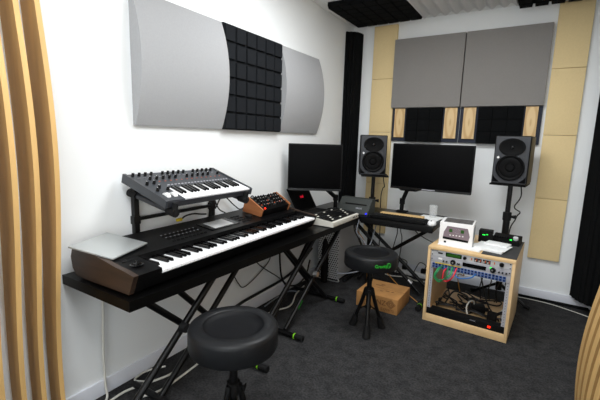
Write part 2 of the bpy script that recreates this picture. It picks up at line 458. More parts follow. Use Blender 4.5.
# stand under the piano's left half
t = thing('keyboard_stand', 'black crossed-tube stand under the left half of the long table', 'stand', (-1.3, 1.1, 0))
for p, q in (((-1.25, .645, .03), (-1.25, 1.255, TB-.02)), ((-1.285, .885, TB-.02), (-1.285, 1.47, .03)), ((-1.37, 1.025, .03), (-1.37, 1.63, TB-.02)), ((-1.405, 1.085, TB-.02), (-1.405, 1.60, .03))):
    obj('tube', bar(B(), p, q), M['steel'], t, world=True)
foot(t, (-1.56, 1.48, .022), (-1.10, 1.48, .022), 0); foot(t, (-1.50, .645, .022), (-1.10, .645, .022), 0)
foot(t, (-1.56, 1.015, .022), (-1.30, 1.015, .022), 0, False); foot(t, (-1.60, 1.61, .022), (-1.32, 1.61, .022), 0, False)
for y in (.875, 1.245, 1.64): obj('support_arm', B().rings([(-1.58, y, TB-.016), (-1.23, y, TB-.016)], .015, 10), M['steel'], t, world=True)
obj('pivot_knob', B().rings([(-1.235, 1.04, .41), (-1.205, 1.04, .41)], [.022, .018], 16), M['rubber'], t, world=True)
# stand under the right half
t = thing('keyboard_stand', 'black crossed-tube stand with green lettering under the right half of long table', 'stand', (-1.3, 2.2, 0))
for p, q in (((-1.25, 1.68, .17), (-1.25, 2.23, TB-.02)), ((-1.25, 1.87, .03), (-1.25, 2.60, .41)), ((-1.285, 1.875, TB-.02), (-1.285, 2.47, .03)), ((-1.40, 1.96, TB-.02), (-1.40, 2.52, .03)), ((-1.37, 1.87, .03), (-1.37, 2.42, TB-.02))):
    if p[2] == .17: p = (-1.25, 1.50, .03)
    if q[2] == .41: q = (-1.25, 2.62, TB-.02)
    obj('tube', bar(B(), p, q), M['steel'], t, world=True)
foot(t, (-1.56, 1.85, .022), (-1.11, 1.85, .022), 0); foot(t, (-1.58, 2.50, .022), (-1.145, 2.50, .022), 0)
for y in (1.93, 2.23, 2.42, 2.62): obj('support_arm', B().rings([(-1.58, y, TB-.016), (-1.23, y, TB-.016)], .015, 10), M['steel'], t, world=True)
obj('pivot_knob', B().rings([(-1.235, 2.19, .31), (-1.205, 2.19, .31)], [.022, .018], 16), M['chrome'], t, world=True)['label'] = 'bright pivot cap'
d = Vector((0, .74, .55)).normalized()
text('lettering', 'GRAVITY', .016, M['green'], t, basis((-1.2335, 2.02, .145), d, Vector((0, -d.z, d.y))), world=True, label='small green lettering')
# stand under the back desk
t = thing('keyboard_stand', 'black crossed-tube stand under the back desk, left of the equipment rack', 'stand', (-1.0, 3.05, 0))
for p, q in (((-1.345, 2.98, TB-.02), (-.70, 2.98, .03)), ((-1.33, 3.10, TB-.02), (-.66, 3.10, .03)), ((-1.36, 3.03, .03), (-.64, 3.03, TB-.02))):
    obj('tube', bar(B(), p, q), M['steel'], t, world=True)
foot(t, (-.64, 3.22, .022), (-.64, 2.70, .022), 0); foot(t, (-1.33, 3.22, .022), (-1.33, 2.9, .022), 0, False)
for x in (-1.35, -.64): obj('support_arm', B().rings([(x, 2.87, TB-.016), (x, 3.21, TB-.016)], .015, 10), M['steel'], t, world=True)
obj('logo_band', B().rings([(-.80, 2.98, .122), (-.77, 2.98, .096)], .0165, 12), M['chrome'], t, world=True)['label'] = 'small bright band'

# ------------------------------------------------------------------ workstation piano (local: x right along keys, y to the wall, z up)
DEL = .0236
t = thing('stage_piano', 'black full-size keyboard workstation with walnut end on the long table', 'keyboard', (-1.186, .786, TZ+.001), (0, 0, PI/2+DEL))
KW, KX0 = .0236, .128
W = KX0+52*KW+.012
def zp(y): return .083+.136*y
obj('body', B().prism([(.03, .010), (.004, .058), (.148, .058), (.150, zp(.15)), (.372, zp(.345)+.002), (.390, .110), (.390, .055), (.372, .010)], 'x', .0215, W-.0005), M['black'], t)
for xa, xb in ((.0, .021), (W, W+.02)):
    obj('end_cheek', B().prism([(.030, .008), (-.003, .085), (.05, .0945), (.10, .099), (.20, .116), (.372, .137), (.392, .120), (.404, .085), (.396, .040), (.372, .012), (.30, .008)], 'x', xa, xb), M['walnut'], t)['label'] = 'dark walnut end cheek'
obj('control_block', B().prism([(.003, .0585), (-.002, .084), (.148, zp(.148)), (.148, .0585)], 'x', .0218, KX0-.002), M['black'], t)
j = obj('joystick', B().lathe([(.0, .002), (.024, .002), (.026, .006), (.020, .007), (.017, .003), (.009, .003), (.008, .014), (.005, .020), (0, .021)], (.070, .075, zp(.075)-.001), 24), M['gloss'], t)
j['label'] = 'glossy round joystick'
pieces('button', [(.045, .060, .125, .137, zp(.13)-.001, zp(.13)+.003), (.070, .085, .125, .137, zp(.13)-.001, zp(.13)+.003)], M['rubber'], t, bev=.001)
obj('right_block', B().prism([(.003, .0585), (-.002, .084), (.148, zp(.148)), (.148, .0585)], 'x', KX0+52*KW+.001, W-.0006), M['black'], t)
wk = obj('white_key', B().box(.0006, KW-.0006, .002, .147, .0605, .0755, .0012, seg=1).box(.0006, KW-.0006, -.001, .012, .064, .0755, .001, seg=1), M['ivory'], t, loc=(KX0, 0, 0))
copies(wk, [(KX0+KW*i, 0, 0) for i in range(1, 52)])
bkb = B(); bkb.prism([(.050, .0755), (.056, .087), (.147, .0875), (.147, .0755)], 'x', -.0055, .0055)
pos = [i for i in range(51) if i % 7 in (0, 2, 3, 5, 6)]
bk = obj('black_key', bkb, M['gloss'], t, loc=(KX0+KW*(pos[0]+1), 0, 0))
copies(bk, [(KX0+KW*(i+1), 0, 0) for i in pos[1:]])
scr = obj('touchscreen_bezel', B().box(-.11, .11, -.058, .058, -.001, .003, .001), M['gloss'], t)
scr.location = (.705, .245, zp(.245)); scr.rotation_euler = (math.atan(.136), 0, 0)
obj('touchscreen', B().box(-.073, .073, -.045, .045, .003, .0042, .001), M['lcd'], scr)['label'] = 'touchscreen with painted pale reflection'
sl = (math.atan(.136), 0, 0)
pieces('button', [(.35+.025*c-.008, .35+.025*c+.008, y-.005, y+.005, zp(y)-.0015, zp(y)+.0035) for c in range(9) for y in (.19, .225, .26)], M['rubber'], t, bev=.001, rot=sl)
pieces('button_mark', [(.35+.025*c-.004, .35+.025*c+.004, y-.002, y+.002, zp(y)-.0005, zp(y)+.001) for c in range(9) for y in (.243, .278)], M['silver_d'], t, rot=sl)
pieces('keypad_button', [(.86+.026*c-.009, .86+.026*c+.009, y-.006, y+.006, zp(y)-.0015, zp(y)+.003) for c in range(3) for y in (.195, .225, .255, .285)], M['rubber'], t, bev=.001, rot=sl)
obj('dial', B().lathe([(0, .014), (.018, .014), (.021, .011), (.021, 0)], (.96, .24, zp(.24)-.003), 24), M['rubber'], t)
for x in (.06, W-.06):
    for y in (.06, .32): obj('rubber_foot', B().cyl((x, y, 0), (x, y, .011), .014), M['rubber'], t)

# square silver plate on the piano's end
t = thing('metal_plate', 'flat square silver plate lying on the left end of the black piano', 'plate', (-1.474, .876, TZ+.1285), (math.atan(.136), 0, PI/2+DEL))
obj('plate_body', B().box(-.105, .105, -.105, .105, 0, .007, .002, rot=Euler((0, 0, math.radians(16.5)))), M['alu'], t)

# compact analogue module with wooden cheeks
t = thing('synth_module', 'small black desktop synthesizer with reddish wooden ends on the piano', 'synthesizer', (-1.402, 1.795, TZ+.1130), (math.atan(.136), 0, PI/2+DEL))
MW = .318
side = [(0, 0), (-.012, .046), (.112, .098), (.132, .090), (.140, 0)]
obj('body', B().prism([(.004, .001), (-.006, .039), (.110, .089), (.126, .084), (.136, .001)], 'x', .013, MW-.013), M['black'], t)
for xa, xb in ((0, .0125), (MW-.0125, MW)): obj('end_cheek', B().prism(side, 'x', xa, xb), M['redwood'], t)['label'] = 'reddish wooden cheek'
ang = math.atan2(.050, .116); nrm = Vector((0, -math.sin(ang), math.cos(ang))); al = Vector((0, math.cos(ang), math.sin(ang)))
def mp(x, s): return Vector((x, -.006, .039)) + al*s
kb = B(); kb.rings([(0, 0, 0), tuple(nrm*.014)], [.0070, .0055], 12); kb.mi = 1; kb.box(-.0011, .0011, .001, .005, .0150, .0162, rot=Euler((ang, 0, 0)))
kn = None
klist = [(x, s) for s in (.030, .060, .090, .118) for x in (.034+.0277*i for i in range(10))]
for q, (x, s) in enumerate(klist):
    if (q*7) % 5 == 0: continue
    if kn is None: kn = obj('knob', kb, [M['rubber'], M['white']], t, loc=mp(x, s))
    else: copies(kn, [mp(x, s)])
pieces('switch', [(p.x-.008, p.x+.008, p.y-.005, p.y+.005, p.z-.002, p.z+.007) for p in (mp(x, q) for i_, (x, q) in enumerate(klist) if (i_*7) % 5 == 0)], M['greybox'], t, bev=.001, rot=(ang, 0, 0))
pieces('switch_cap', [(p.x-.005, p.x+.005, p.y-.0025, p.y+.0025, p.z-.001, p.z+.003) for p in (mp(x, q) for x, q in ((.05, .046), (.12, .046), (.19, .046), (.25, .046), (.15, .076), (.22, .104)))], M['orange'], t, rot=(ang, 0, 0))
p = mp(.045, .012)
obj('red_light', B().rings([tuple(p), tuple(p+nrm*.006)], .006, 12), M['led_red'], t)['label'] = 'small red light'

# ------------------------------------------------------------------ second tier and upper synth
t = thing('keyboard_riser', 'black second-tier frame on the long table holding the upper synthesizer', 'stand', (-1.62, 1.33, TZ))
PXX = -1.6265
for y in (1.105, 1.612):
    po = obj('post', B().box(PXX-.014, PXX+.0135, y-.013, y+.013, TZ, .945, .002), M['steel'], t, world=True)
    obj('clamp_plate', B().box(PXX-.016, PXX+.0148, y-.018, y+.018, .80, .84, .002), M['steel'], po, world=True)
obj('crossbar', B().rings([(PXX+.005, 1.105, .824), (PXX+.005, 1.612, .824)], .0095, 10), M['steel'], t, world=True)
tilt = math.atan2(.082, .29)
for y in (1.078, 1.545):
    a = Vector((-1.612, y, .955)); e = Vector((-1.335, y, .905))
    ar = obj('support_arm', B().rings([a, e], .0135, 12), M['synth_b'], t, world=True)
    dd = (e-a).normalized()
    obj('spacer', B().box(-1.60, -1.57, y-.012, y+.012, .960, .990, .003), M['rubber'], ar, world=True)
    obj('rear_cap', B().rings([a-dd*.012, a+dd*.05], .0195, 12), M['rubber'], ar, world=True)
    obj('front_stop', B().rings([e-dd*.015, e+dd*.035], .020, 12).rings([e+dd*.022+Vector((0, 0, -.012)), e+dd*.026+Vector((.006, 0, .045))], .0135, 12), M['rubber'], ar, world=True)
SL = .302
t = thing('synthesizer', 'slate grey knobby synthesizer with short keyboard on the upper tier', 'synthesizer', (-1.322, 1.034, .9255), (tilt, 0, PI/2))
SW = .566
obj('body', B().prism([(0, 0), (0, .020), (.004, .022), (.125, .022), (.127, .032), (SL-.004, .040), (SL, .036), (SL, 0)], 'x', .012, SW-.012), M['synth'], t)
for xa, xb in ((0, .0118), (SW-.0118, SW)):
    obj('end_cheek', B().prism([(-.006, 0), (-.006, .032), (.002, .036), (SL, .044), (SL+.006, .040), (SL+.006, 0)], 'x', xa, xb), M['synth'], t)
obj('front_rail', B().box(.0119, SW-.0119, -.006, -.0002, 0, .026, .001), M['synth_b'], t)
SKW = .0202; SK0 = .108
wk = obj('white_key', B().box(.0006, SKW-.0006, 0, .122, .0225, .033, .0012, seg=1), M['ivory'], t, loc=(SK0, .0, 0))
copies(wk, [(SK0+SKW*i, 0, 0) for i in range(1, 22)])
pos = [i for i in range(21) if i % 7 in (0, 1, 3, 4, 5)]
bkb = B(); bkb.prism([(.045, .033), (.050, .042), (.122, .0425), (.122, .033)], 'x', -.0052, .0052)
bk = obj('black_key', bkb, M['gloss'], t, loc=(SK0+SKW*(pos[0]+1), 0, 0))
copies(bk, [(SK0+SKW*(i+1), 0, 0) for i in pos[1:]])
obj('left_block', B().prism([(0, .0222), (0, .030), (.126, .036), (.126, .0222)], 'x', .0121, SK0-.001), M['synth'], t)
def wheel(x): return B().rings([(x-.009, .05, .022), (x+.009, .05, .022)], .022, 24)
obj('wheel', wheel(.045), M['white'], t)['label'] = 'white pitch wheel'; obj('wheel', wheel(.082), M['white'], t)['label'] = 'white modulation wheel'
def spz(y): return .032+.008*(y-.127)/(.171)
kb = B(); kb.rings([(0, 0, -.001), (0, 0, .016)], [.0072, .0062], 12); kb.mi = 1; kb.box(-.0012, .0012, .002, .0066, .0155, .0168)
kn = None
spots = [(.03+.0325*c, .275) for c in range(16)] + [(.05+.0365*c, .225) for c in range(14)] + [(.035, .10), (.062, .125), (.09, .10), (.035, .175), (.075, .18)]
for q, (x, y) in enumerate(spots):
    if y > .2 and q % 6 == 4: continue
    z = spz(y) if y > .127 else .0345
    if kn is None: kn = obj('knob', kb, [M['rubber'], M['white']], t, loc=(x, y, z))
    else: copies(kn, [(x, y, z)])
tl = (math.atan2(.008, .171), 0, 0)
pieces('button', [(.13+.0205*c, .142+.0205*c, .150, .156, spz(.153)-.001, spz(.153)+.003) for c in range(20)], M['silver_d'], t, bev=.001, rot=tl)
pieces('orange_mark', [(.05+.033*c, .058+.033*c, .197, .2005, spz(.2)-.001, spz(.2)+.0012) for c in range(15)], M['orange'], t, rot=tl)
pieces('printed_legend', [(.04+.029*c, .056+.029*c, .2515, .2535, spz(.252)-.001, spz(.252)+.0006) for c in range(17)], M['silver_d'], t, rot=tl)

# ------------------------------------------------------------------ pad controller beside the piano
t = thing('pad_controller', 'cream and black button controller on the table between piano and desk', 'controller', (-1.128, 2.235, TZ+.001), R90)
CW, CD = .42, .20
obj('shell', B().prism([(0, 0.004), (-.004, .012), (-.002, .036), (.006, .039), (CD, .060), (CD, .004)], 'x', 0, CW), M['cream'], t)
obj('top_plate', B().prism([(.014, .0405), (.014, .0435), (CD-.004, .0625), (CD-.004, .0597)], 'x', .006, CW-.006), M['black'], t)
def cz(y): return .0435+.019*(y-.014)/.182
ct = (math.atan2(.019, .182), 0, 0)
lt, dk = [], []
for c in range(13):
    for r in range(5):
        x = .032+.0297*c; y = .036+.033*r
        if r in (1, 2, 3) and 4 <= c <= 8: continue
        if (c*5+r*3) % 4 == 1: lt.append((x-.011, x+.011, y-.005, y+.005, cz(y)-.001, cz(y)+.004))
        else: dk.append((x-.011, x+.011, y-.010, y+.010, cz(y)-.001, cz(y)+.004))
pieces('light_button', lt, M['cream'], t, bev=.002, rot=ct); pieces('dark_pad', dk, M['rubber'], t, bev=.002, rot=ct)
pieces('display', [(.140, .282, .055, .145, cz(.1)-.001, cz(.1)+.002)], M['screen'], t, bev=.001, rot=ct)
pieces('front_jack', [(x-.006, x+.006, -.0062, -.0025, .018, .028) for x in (.32, .345, .38, .41)], M['black'], t, bev=.001)

# laptop
t = thing('laptop', 'open black laptop with a red emblem, standing at the left wall', 'laptop', (-1.325, 2.375, TZ+.001), (0, 0, PI/2))
obj('base', B().box(0, .30, .0, .188, 0.006, .034, .003), M['matte'], t)
for x in (.03, .27):
    for y in (.02, .168): obj('rubber_foot', B().cyl((x, y, 0), (x, y, .007), .010), M['rubber'], t)
pieces('key', [(.016+.0195*c, .031+.0195*c, .060+.022*r, .077+.022*r, .0335, .0365) for r in range(5) for c in range(14)], M['rubber'], t, bev=.001)
la = math.radians(30)
lid = obj('lid', B().box(0, .30, -.003, .003, 0, .195, .002), M['matte'], t); lid.location = (0, .184, .036); lid.rotation_euler = (-la, 0, 0)
obj('display', B().box(.008, .292, -.0042, -.003, .012, .188), M['screen'], lid)
text('emblem', 'msi', .036, M['red_logo'], lid, basis((.150, -.0048, .115), (1, 0, 0), (0, 0, 1)), label='glowing red emblem', bold=.001)

# ------------------------------------------------------------------ screens
def flat_screen(name, label, loc, rz, w, h, tiltx=0.0, chin=.018):
    t = thing(name, label, 'monitor', loc, (tiltx, 0, rz))
    obj('housing', B().box(-w/2, w/2, .002, .030, 0, h, .006).box(-w*.3, w*.3, .030, .052, h*.2, h*.8, .012), M['matte'], t)
    obj('display', B().box(-w/2+.010, w/2-.010, -.0012, .0018, chin, h-.010, .0008), M['screen'], t)
    obj('lower_bezel', B().prism([(-.006, .001), (-.004, chin-.001), (.0018, chin-.001), (.0018, .001)], 'x', -w/2+.004, w/2-.004), M['gloss'], t)
    return t
t = flat_screen('monitor', 'smaller black screen in the corner above the laptop', (-1.394, 2.43, .850), .56, .40, .345)
t = flat_screen('monitor', 'large wide black screen on the back wall over the desk', (-.718, 3.06, .848), .0, .622, .368, chin=.02)
obj('badge', B().box(-.05, .05, -.0085, -.0055, .007, .013), M['silver_d'], t)
obj('sensor_bump', B().prism([(-.06, 0), (-.10, -.014), (-.22, -.014), (-.24, 0)], 'y', .0, .02), M['gloss'], t)
def arm(label, pts, plate, head):
    t = thing('screen_mount', label, 'screen mount', plate)
    x, y, z = plate
    obj('base_plate', B().box(x-.045, x+.045, y-.04, y+.03, z, z+.010, .003), M['matte'], t, world=True)
    for i in range(len(pts)-1): obj('arm_segment', B().rings([pts[i], pts[i+1]], .017, 12), M['matte'], t, world=True)
    for p in pts[1:-1]: obj('joint', B().rings([(p[0], p[1], p[2]-.024), (p[0], p[1], p[2]+.024)], .022, 14), M['matte'], t, world=True)
    obj('mounting_plate', B().box(-.045, .045, -.004, .004, -.045, .045, .002, rot=None), M['matte'], t); 
    o = t.children[-1]; o.location = Vector(head[0])-Vector(plate); o.rotation_euler = (0, 0, head[1])
    return t
c, s_ = math.cos(.56), math.sin(.56)
hb = Vector((-1.394, 2.43, 1.0)) + Vector((-s_, c, 0))*.0575
arm('black arm holding the smaller corner screen', [(-1.430, 2.86, TZ+.01), (-1.430, 2.86, .745), tuple(hb+Vector((-s_*.06, c*.06, -.06))), tuple(hb)], (-1.440, 2.86, TZ+.0005), (hb, .56))
hb = Vector((-.872, 3.1175, .98))
arm('black arm holding the large back screen', [(-.952, 3.165, TZ+.01), (-.950, 3.165, .73), (-.905, 3.165, .86), (-.872, 3.155, .98), tuple(hb)], (-.945, 3.165, TZ+.0005), (hb, 0))

# grey device in the corner
t = thing('desktop_device', 'dark grey sloped-front device on the desk in the corner, under left loudspeaker', 'device', (-1.243, 2.845, TZ+.001), (0, 0, -.02))
obj('body', B().prism([(-.04, 0), (-.03, .03), (.05, .115), (.11, .115), (.11, 0)], 'x', -.145, .13), M['greybox'], t)
obj('slot', B().box(-.09, .10, -.002, .002, -.006, .006, .001, rot=Euler((-.65, 0, 0))), M['matte'], t).location = (0, .006, .071)
text('label_print', 'SIRIUS', .020, M['silver_d'], t, basis((.045, -.022, .0435), (1, 0, 0), (0, .606, .795)), label='small pale lettering')
obj('blue_light', B().rings([(.118, -.036, .012), (.118, -.046, .012)], .006, 10), M['led_blue'], t)['label'] = 'tiny blue light'

# ------------------------------------------------------------------ back desk small things
t = thing('computer_keyboard', 'black computer keyboard along the front edge of the back desk', 'keyboard', (-.865, 2.825, TZ+.001))
obj('case', B().box(-.215, .215, -.06, .068, 0, .016, .004), M['matte'], t)
pieces('key', [(-.205+.0216*q, -.187+.0216*q, -.052+.022*r, -.034+.022*r, .0155, .0215) for r in range(5) for q in range(19)], M['rubber'], t, bev=.002)
t = thing('computer_mouse', 'small white mouse at the right front corner of the back desk', 'mouse', (-.612, 2.80, TZ+.001))
b = B(); b.lathe([(0, 0), (.95, .0), (1, .008), (.9, .022), (.6, .031), (0, .034)], (0, 0, 0), 28, .030, .048)
obj('shell', b, M['white'], t)
obj('scroll_wheel', B().rings([(-.004, -.026, .030), (.004, -.026, .030)], .006, 12), M['rubber'], t)
t = thing('wooden_board', 'thin pale wooden board lying behind the computer keyboard', 'board', (-.875, 2.935, TZ+.001), (0, 0, .03))
obj('plank', B().box(-.17, .17, -.03, .03, 0, .022, .002), M['pine'], t)
t = thing('paper_sheet', 'white paper sheets lying under the drinking glass', 'paper', (-.685, 3.02, TZ+.001), (0, 0, -.1))
obj('sheet', B().box(-.085, .085, -.11, .11, 0, .003), M['paper'], t)
t = thing('drinking_glass', 'small clear drinking glass standing on the back desk', 'glass', (-.668, 3.065, TZ+.0045))
obj('tumbler', B().lathe([(0, 0), (.026, 0), (.029, .004), (.034, .098), (.0325, .098), (.0275, .008), (0, .008)], (0, 0, 0), 28), M['glass'], t)

# ------------------------------------------------------------------ loudspeakers and stands
def speaker(label, loc, rz):
    t = thing('loudspeaker', label, 'loudspeaker', loc, (0, 0, rz), group=None)
    w, h, dp = .226, .342, .26
    obj('cabinet', B().box(-w/2, w/2, 0, dp, 0, h, .010, seg=3), M['black'], t)
    rot = Matrix.Rotation(PI/2, 3, 'X')
    obj('front_baffle', B().box(-w/2+.006, w/2-.006, -.006, .001, .006, h-.006, .004), M['baffle'], t)
    tw = obj('tweeter_horn', B().lathe([(1.0, .001), (1.0, .006), (.93, .0065), (.75, .004), (.45, .0012), (.16, .0008), (.15, .003), (0, .005)], (0, -.006, .262), 40, .084, .062, rot), M['cone'], t)
    obj('tweeter_dome', B().lathe([(.013, .0), (.010, .007), (0, .010)], (0, -.0075, .262), 20, 1, 1, rot), M['gloss'], tw)
    wf = obj('woofer', B().lathe([(.090, .001), (.090, .007), (.084, .010), (.078, .008), (.070, .004), (.060, .008), (.030, .002), (.029, .003), (.024, .010), (0, .014)], (0, -.006, .118), 44, 1, 1, rot), M['cone'], t)
    obj('trim_ring', B().lathe([(.0905, .0), (.0925, .004), (.0945, .003), (.0945, 0)], (0, -.006, .118), 44, 1, 1, rot), M['synth'], wf)
    for s in (-1, 1):
        obj('port', B().prism([(s*.104, .014), (s*.104, .062), (s*.090, .040), (s*.060, .014)], 'y', -.0075, -.0055), M['screen'], t)
    d = B(); d.prism([(-.092, .188), (-.082, .178), (-.072, .188), (-.082, .198)], 'y', -.0085, -.0055)
    obj('logo_badge', d, M['white'], t)['label'] = 'small white diamond badge'
    return t
speaker('black loudspeaker with white diamond badge on the left stand, before beige panel', (-1.212, 3.105, .936), .43)
speaker('black loudspeaker with white diamond badge on the right stand, above the equipment rack', (-.172, 3.075, .952), -.08)
def sp_stand(label, x, y, ztop, rz, foot_ang):
    t = thing('speaker_stand', label, 'stand', (x, y, 0), (0, 0, rz))
    obj('top_plate', B().box(-.116, .116, -.185, .085, ztop-.012, ztop, .003), M['matte'], t)
    po = obj('pole', B().rings([(0, 0, .10), (0, 0, .70)], .024, 14), M['steel'], t)
    obj('inner_tube', B().rings([(0, 0, .68), (0, 0, ztop-.012)], .017, 14), M['steel'], t)
    obj('collar', B().rings([(0, 0, .66), (0, 0, .72)], .030, 14), M['rubber'], t)
    obj('clamp_knob', B().rings([(.025, 0, .69), (.06, 0, .69)], [.008, .016], 12), M['rubber'], t)
    for a in foot_ang:
        d = Vector((math.cos(a), math.sin(a), 0))
        lg = obj('leg', B().rings([d*.02+Vector((0, 0, .14)), d*.20+Vector((0, 0, .02))], .011, 10), M['steel'], t)
        obj('rubber_foot', B().rings([d*.19+Vector((0, 0, .024)), d*.23+Vector((0, 0, .013))], .015, 10), M['rubber'], lg)
    return t
sp_stand('tall black stand carrying the left loudspeaker behind the desk', -1.258, 3.262, .9345, .43, (.45, 1.75, 4.3))
sp_stand('tall black stand carrying the right loudspeaker behind the equipment rack', -.165, 3.265, .9505, -.08, (-.12, 2.75, 1.3))
tag(obj('speaker_cable', B().tube([(-.115, 3.32, 1.0), (-.09, 3.335, .85), (-.125, 3.31, .76), (-.085, 3.34, .72), (-.10, 3.345, .69), (-.11, 3.31, .66), (-.14, 3.31, .55), (-.13, 3.33, .2), (-.10, 3.37, .01)], .0045), M['cab_black']), 'black cable hanging down the right loudspeaker stand', 'cable')
tag(obj('speaker_cable', B().tube([(-1.20, 3.34, .95), (-1.185, 3.33, .87), (-1.17, 3.32, .82), (-1.19, 3.335, .80), (-1.20, 3.325, .7), (-1.19, 3.33, .4), (-1.19, 3.34, .01)], .0045), M['cab_black']), 'black cable hanging down the left loudspeaker stand', 'cable')

# ------------------------------------------------------------------ stools
def make_stool(label, loc, rz):
    t = thing('stool', label, 'stool', loc, (0, 0, rz))
    R = .169
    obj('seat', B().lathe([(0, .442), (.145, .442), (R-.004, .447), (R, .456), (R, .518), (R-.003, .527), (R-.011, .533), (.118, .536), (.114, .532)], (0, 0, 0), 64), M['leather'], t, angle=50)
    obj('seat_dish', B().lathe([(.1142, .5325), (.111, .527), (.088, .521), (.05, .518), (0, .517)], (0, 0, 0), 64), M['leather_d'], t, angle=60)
    obj('seat_plate', B().rings([(0, 0, .425), (0, 0, .4415)], .05, 20), M['steel'], t)
    obj('post', B().rings([(0, 0, .17), (0, 0, .426)], .016, 16), M['steel'], t)
    obj('collar', B().rings([(0, 0, .245), (0, 0, .295)], .026, 16), M['rubber'], t); obj('collar', B().rings([(0, 0, .345), (0, 0, .365)], .020, 16), M['rubber'], t)
    wn = obj('wing_screw', B().rings([(.02, 0, .275), (.045, 0, .275)], .006, 8).box(.042, .048, -.016, .016, .267, .283, .002), M['rubber'], t)
    obj('lower_hub', B().rings([(0, 0, .155), (0, 0, .172)], .020, 14), M['steel'], t)
    for k in range(3):
        a = PI/2*0 + 2*PI*k/3; d = Vector((math.cos(a), math.sin(a), 0)); up = Vector((0, 0, 1))
        lg = obj('leg', B().tube([d*.022+up*.285, d*.045+up*.20, d*.095+up*.055], .0125, 10), M['steel'], t)
        obj('rubber_foot', B().rings([d*.089+up*.080, d*.100+up*.035, d*.112+up*.0], [.017, .022, .026], 14), M['rubber'], lg)
        obj('brace', B().rings([d*.016+up*.163, d*.07+up*.128], .005, 8), M['steel'], t)
    return t
S2 = (-.842, 2.225, 0)
st2 = make_stool('round black stool with green lettering on its side, before the cardboard box', S2, math.radians(-69))
# curved green lettering on the seat side
def seat_text(t, s, size, ang0, z, R=.1695, rz=0.0):
    cu = bpy.data.curves.new('lettering', 'FONT'); cu.body = s; cu.size = size; cu.extrude = .0006; cu.offset = .0006
    cu.align_x = 'CENTER'; cu.align_y = 'CENTER'; cu.resolution_u = 3
    o = bpy.data.objects.new('lettering', cu); COL.objects.link(o); bpy.context.view_layer.update()
    me = bpy.data.meshes.new_from_object(o.evaluated_get(bpy.context.evaluated_depsgraph_get()))
    bpy.data.objects.remove(o); bpy.data.curves.remove(cu)
    for v in me.vertices:
        a = ang0 + v.co.x/R - rz; rr = R + v.co.z + .0003
        v.co = Vector((rr*math.cos(a), rr*math.sin(a), z + v.co.y))
    me.materials.clear(); me.materials.append(M['green'])
    q = bpy.data.objects.new('lettering', me); COL.objects.link(q); q.parent = t; q['label'] = 'green lettering'
rz2 = math.radians(-69)
st1 = dup(st2, (-.912, 1.012, 0), (0, 0, math.radians(25)), 'round black stool in the foreground, before the long keyboard')
seat_text(st2, 'Gravity', .027, math.radians(-47), .492, rz=rz2)
em = B()
a0 = math.radians(-30) - rz2
def sp(a, z, r=.1698): return Vector((r*math.cos(a), r*math.sin(a), z))
ringp = [sp(a0+.088*math.cos(2*PI*k/24), .494+.015*math.sin(2*PI*k/24)) for k in range(25)]
em.rings(ringp, .0016, 6); em.tube([sp(a0+.03, .501), sp(a0-.04, .500), sp(a0-.045, .488), sp(a0+.03, .487), sp(a0+.03, .493), sp(a0-.01, .493)], .0014, 6)
obj('emblem', em, M['green'], st2)['label'] = 'round green emblem'

# ------------------------------------------------------------------ cardboard box
t = thing('cardboard_box', 'brown cardboard box with dark print on the carpet behind the stool', 'box', (-.90, 2.69, 0), (0, 0, 0))
obj('carton', B().box(-.158, .158, -.15, .15, 0, .115, .002), M['card'], t)
obj('flap_seam', B().box(-.157, .157, -.001, .001, .1148, .1156), M['card_ink'], t)
F = lambda x, z: basis((x, -.1503, z), (1, 0, 0), (0, 0, 1))
text('box_print', 'NZ', .052, M['card_ink'], t, F(.035, .068), label='large dark letters')
text('box_print', 'EXPERTS', .026, M['card_ink'], t, F(.085, .022), label='small dark letters')
b = B()
for cx in (.108,):
    for r in (.034, .024, .012):
        b.tube([(cx-r, -.1503, .072), (cx, -.1503, .072+r), (cx+r, -.1503, .072), (cx, -.1503, .072-r), (cx-r, -.1503, .072)], .0022, 4, 1)
obj('box_emblem', b, M['card_ink'], t)['label'] = 'dark diamond emblem'
b = B()
for a_, b_ in (((-.12, .03), (-.12, .09)), ((-.12, .09), (-.065, .09)), ((-.065, .09), (-.065, .03)), ((-.065, .03), (-.12, .03)), ((-.12, .06), (-.065, .06)), ((-.0925, .03), (-.0925, .09))):
    b.rings([(a_[0], -.1503, a_[1]), (b_[0], -.1503, b_[1])], .0013, 4)
obj('box_emblem', b, M['card_ink'], t)['label'] = 'dark square grid emblem'
b = B()
for x, y, w in ((-.05, .05, .06), (-.03, .075, .03), (.04, -.03, .03), (.08, -.03, .02), (.0, -.05, .02)): b.box(x-w/2, x+w/2, y-.006, y+.006, .1149, .1156)
obj('top_print', b, M['card_ink'], t)

# ------------------------------------------------------------------ equipment rack cabinet
BEFORE_RACK = set(o.name for o in sc.objects)
CX0, CX1, CY0, CY1, CH = -.580, -.054, 2.596, 3.165, .535
t = thing('rack_cabinet', 'open light wooden equipment rack standing on the carpet', 'cabinet', ((CX0+CX1)/2, (CY0+CY1)/2, 0))
for xa, xb in ((CX0, CX0+.018), (CX1-.018, CX1)): obj('side_panel', B().box(xa, xb, CY0, CY1, 0, CH-.0185, .001), M['maple'], t, world=True)
obj('top_panel', B().box(CX0, CX1, CY0, CY1, CH-.018, CH, .001), M['maple'], t, world=True)
obj('bottom_panel', B().box(CX0+.0185, CX1-.0185, CY0+.02, CY1, .032, .05, .001), M['maple'], t, world=True)
obj('plinth', B().box(CX0+.0185, CX1-.0185, CY0+.001, CY0+.0195, 0, .05, .001), M['maple'], t, world=True)
for xa in (CX0+.019, CX1-.019-.022):
    b = B().box(xa, xa+.022, CY0+.018, CY0+.021, .052, CH-.02)
    b.mi = 1
    for k in range(24): b.box(xa+.009, xa+.013, CY0+.0172, CY0+.0182, .066+.0185*k, .070+.0185*k)
    obj('rack_rail', b, [M['silver_d'], M['screen']], t, world=True)
YF0 = CY0+.0165
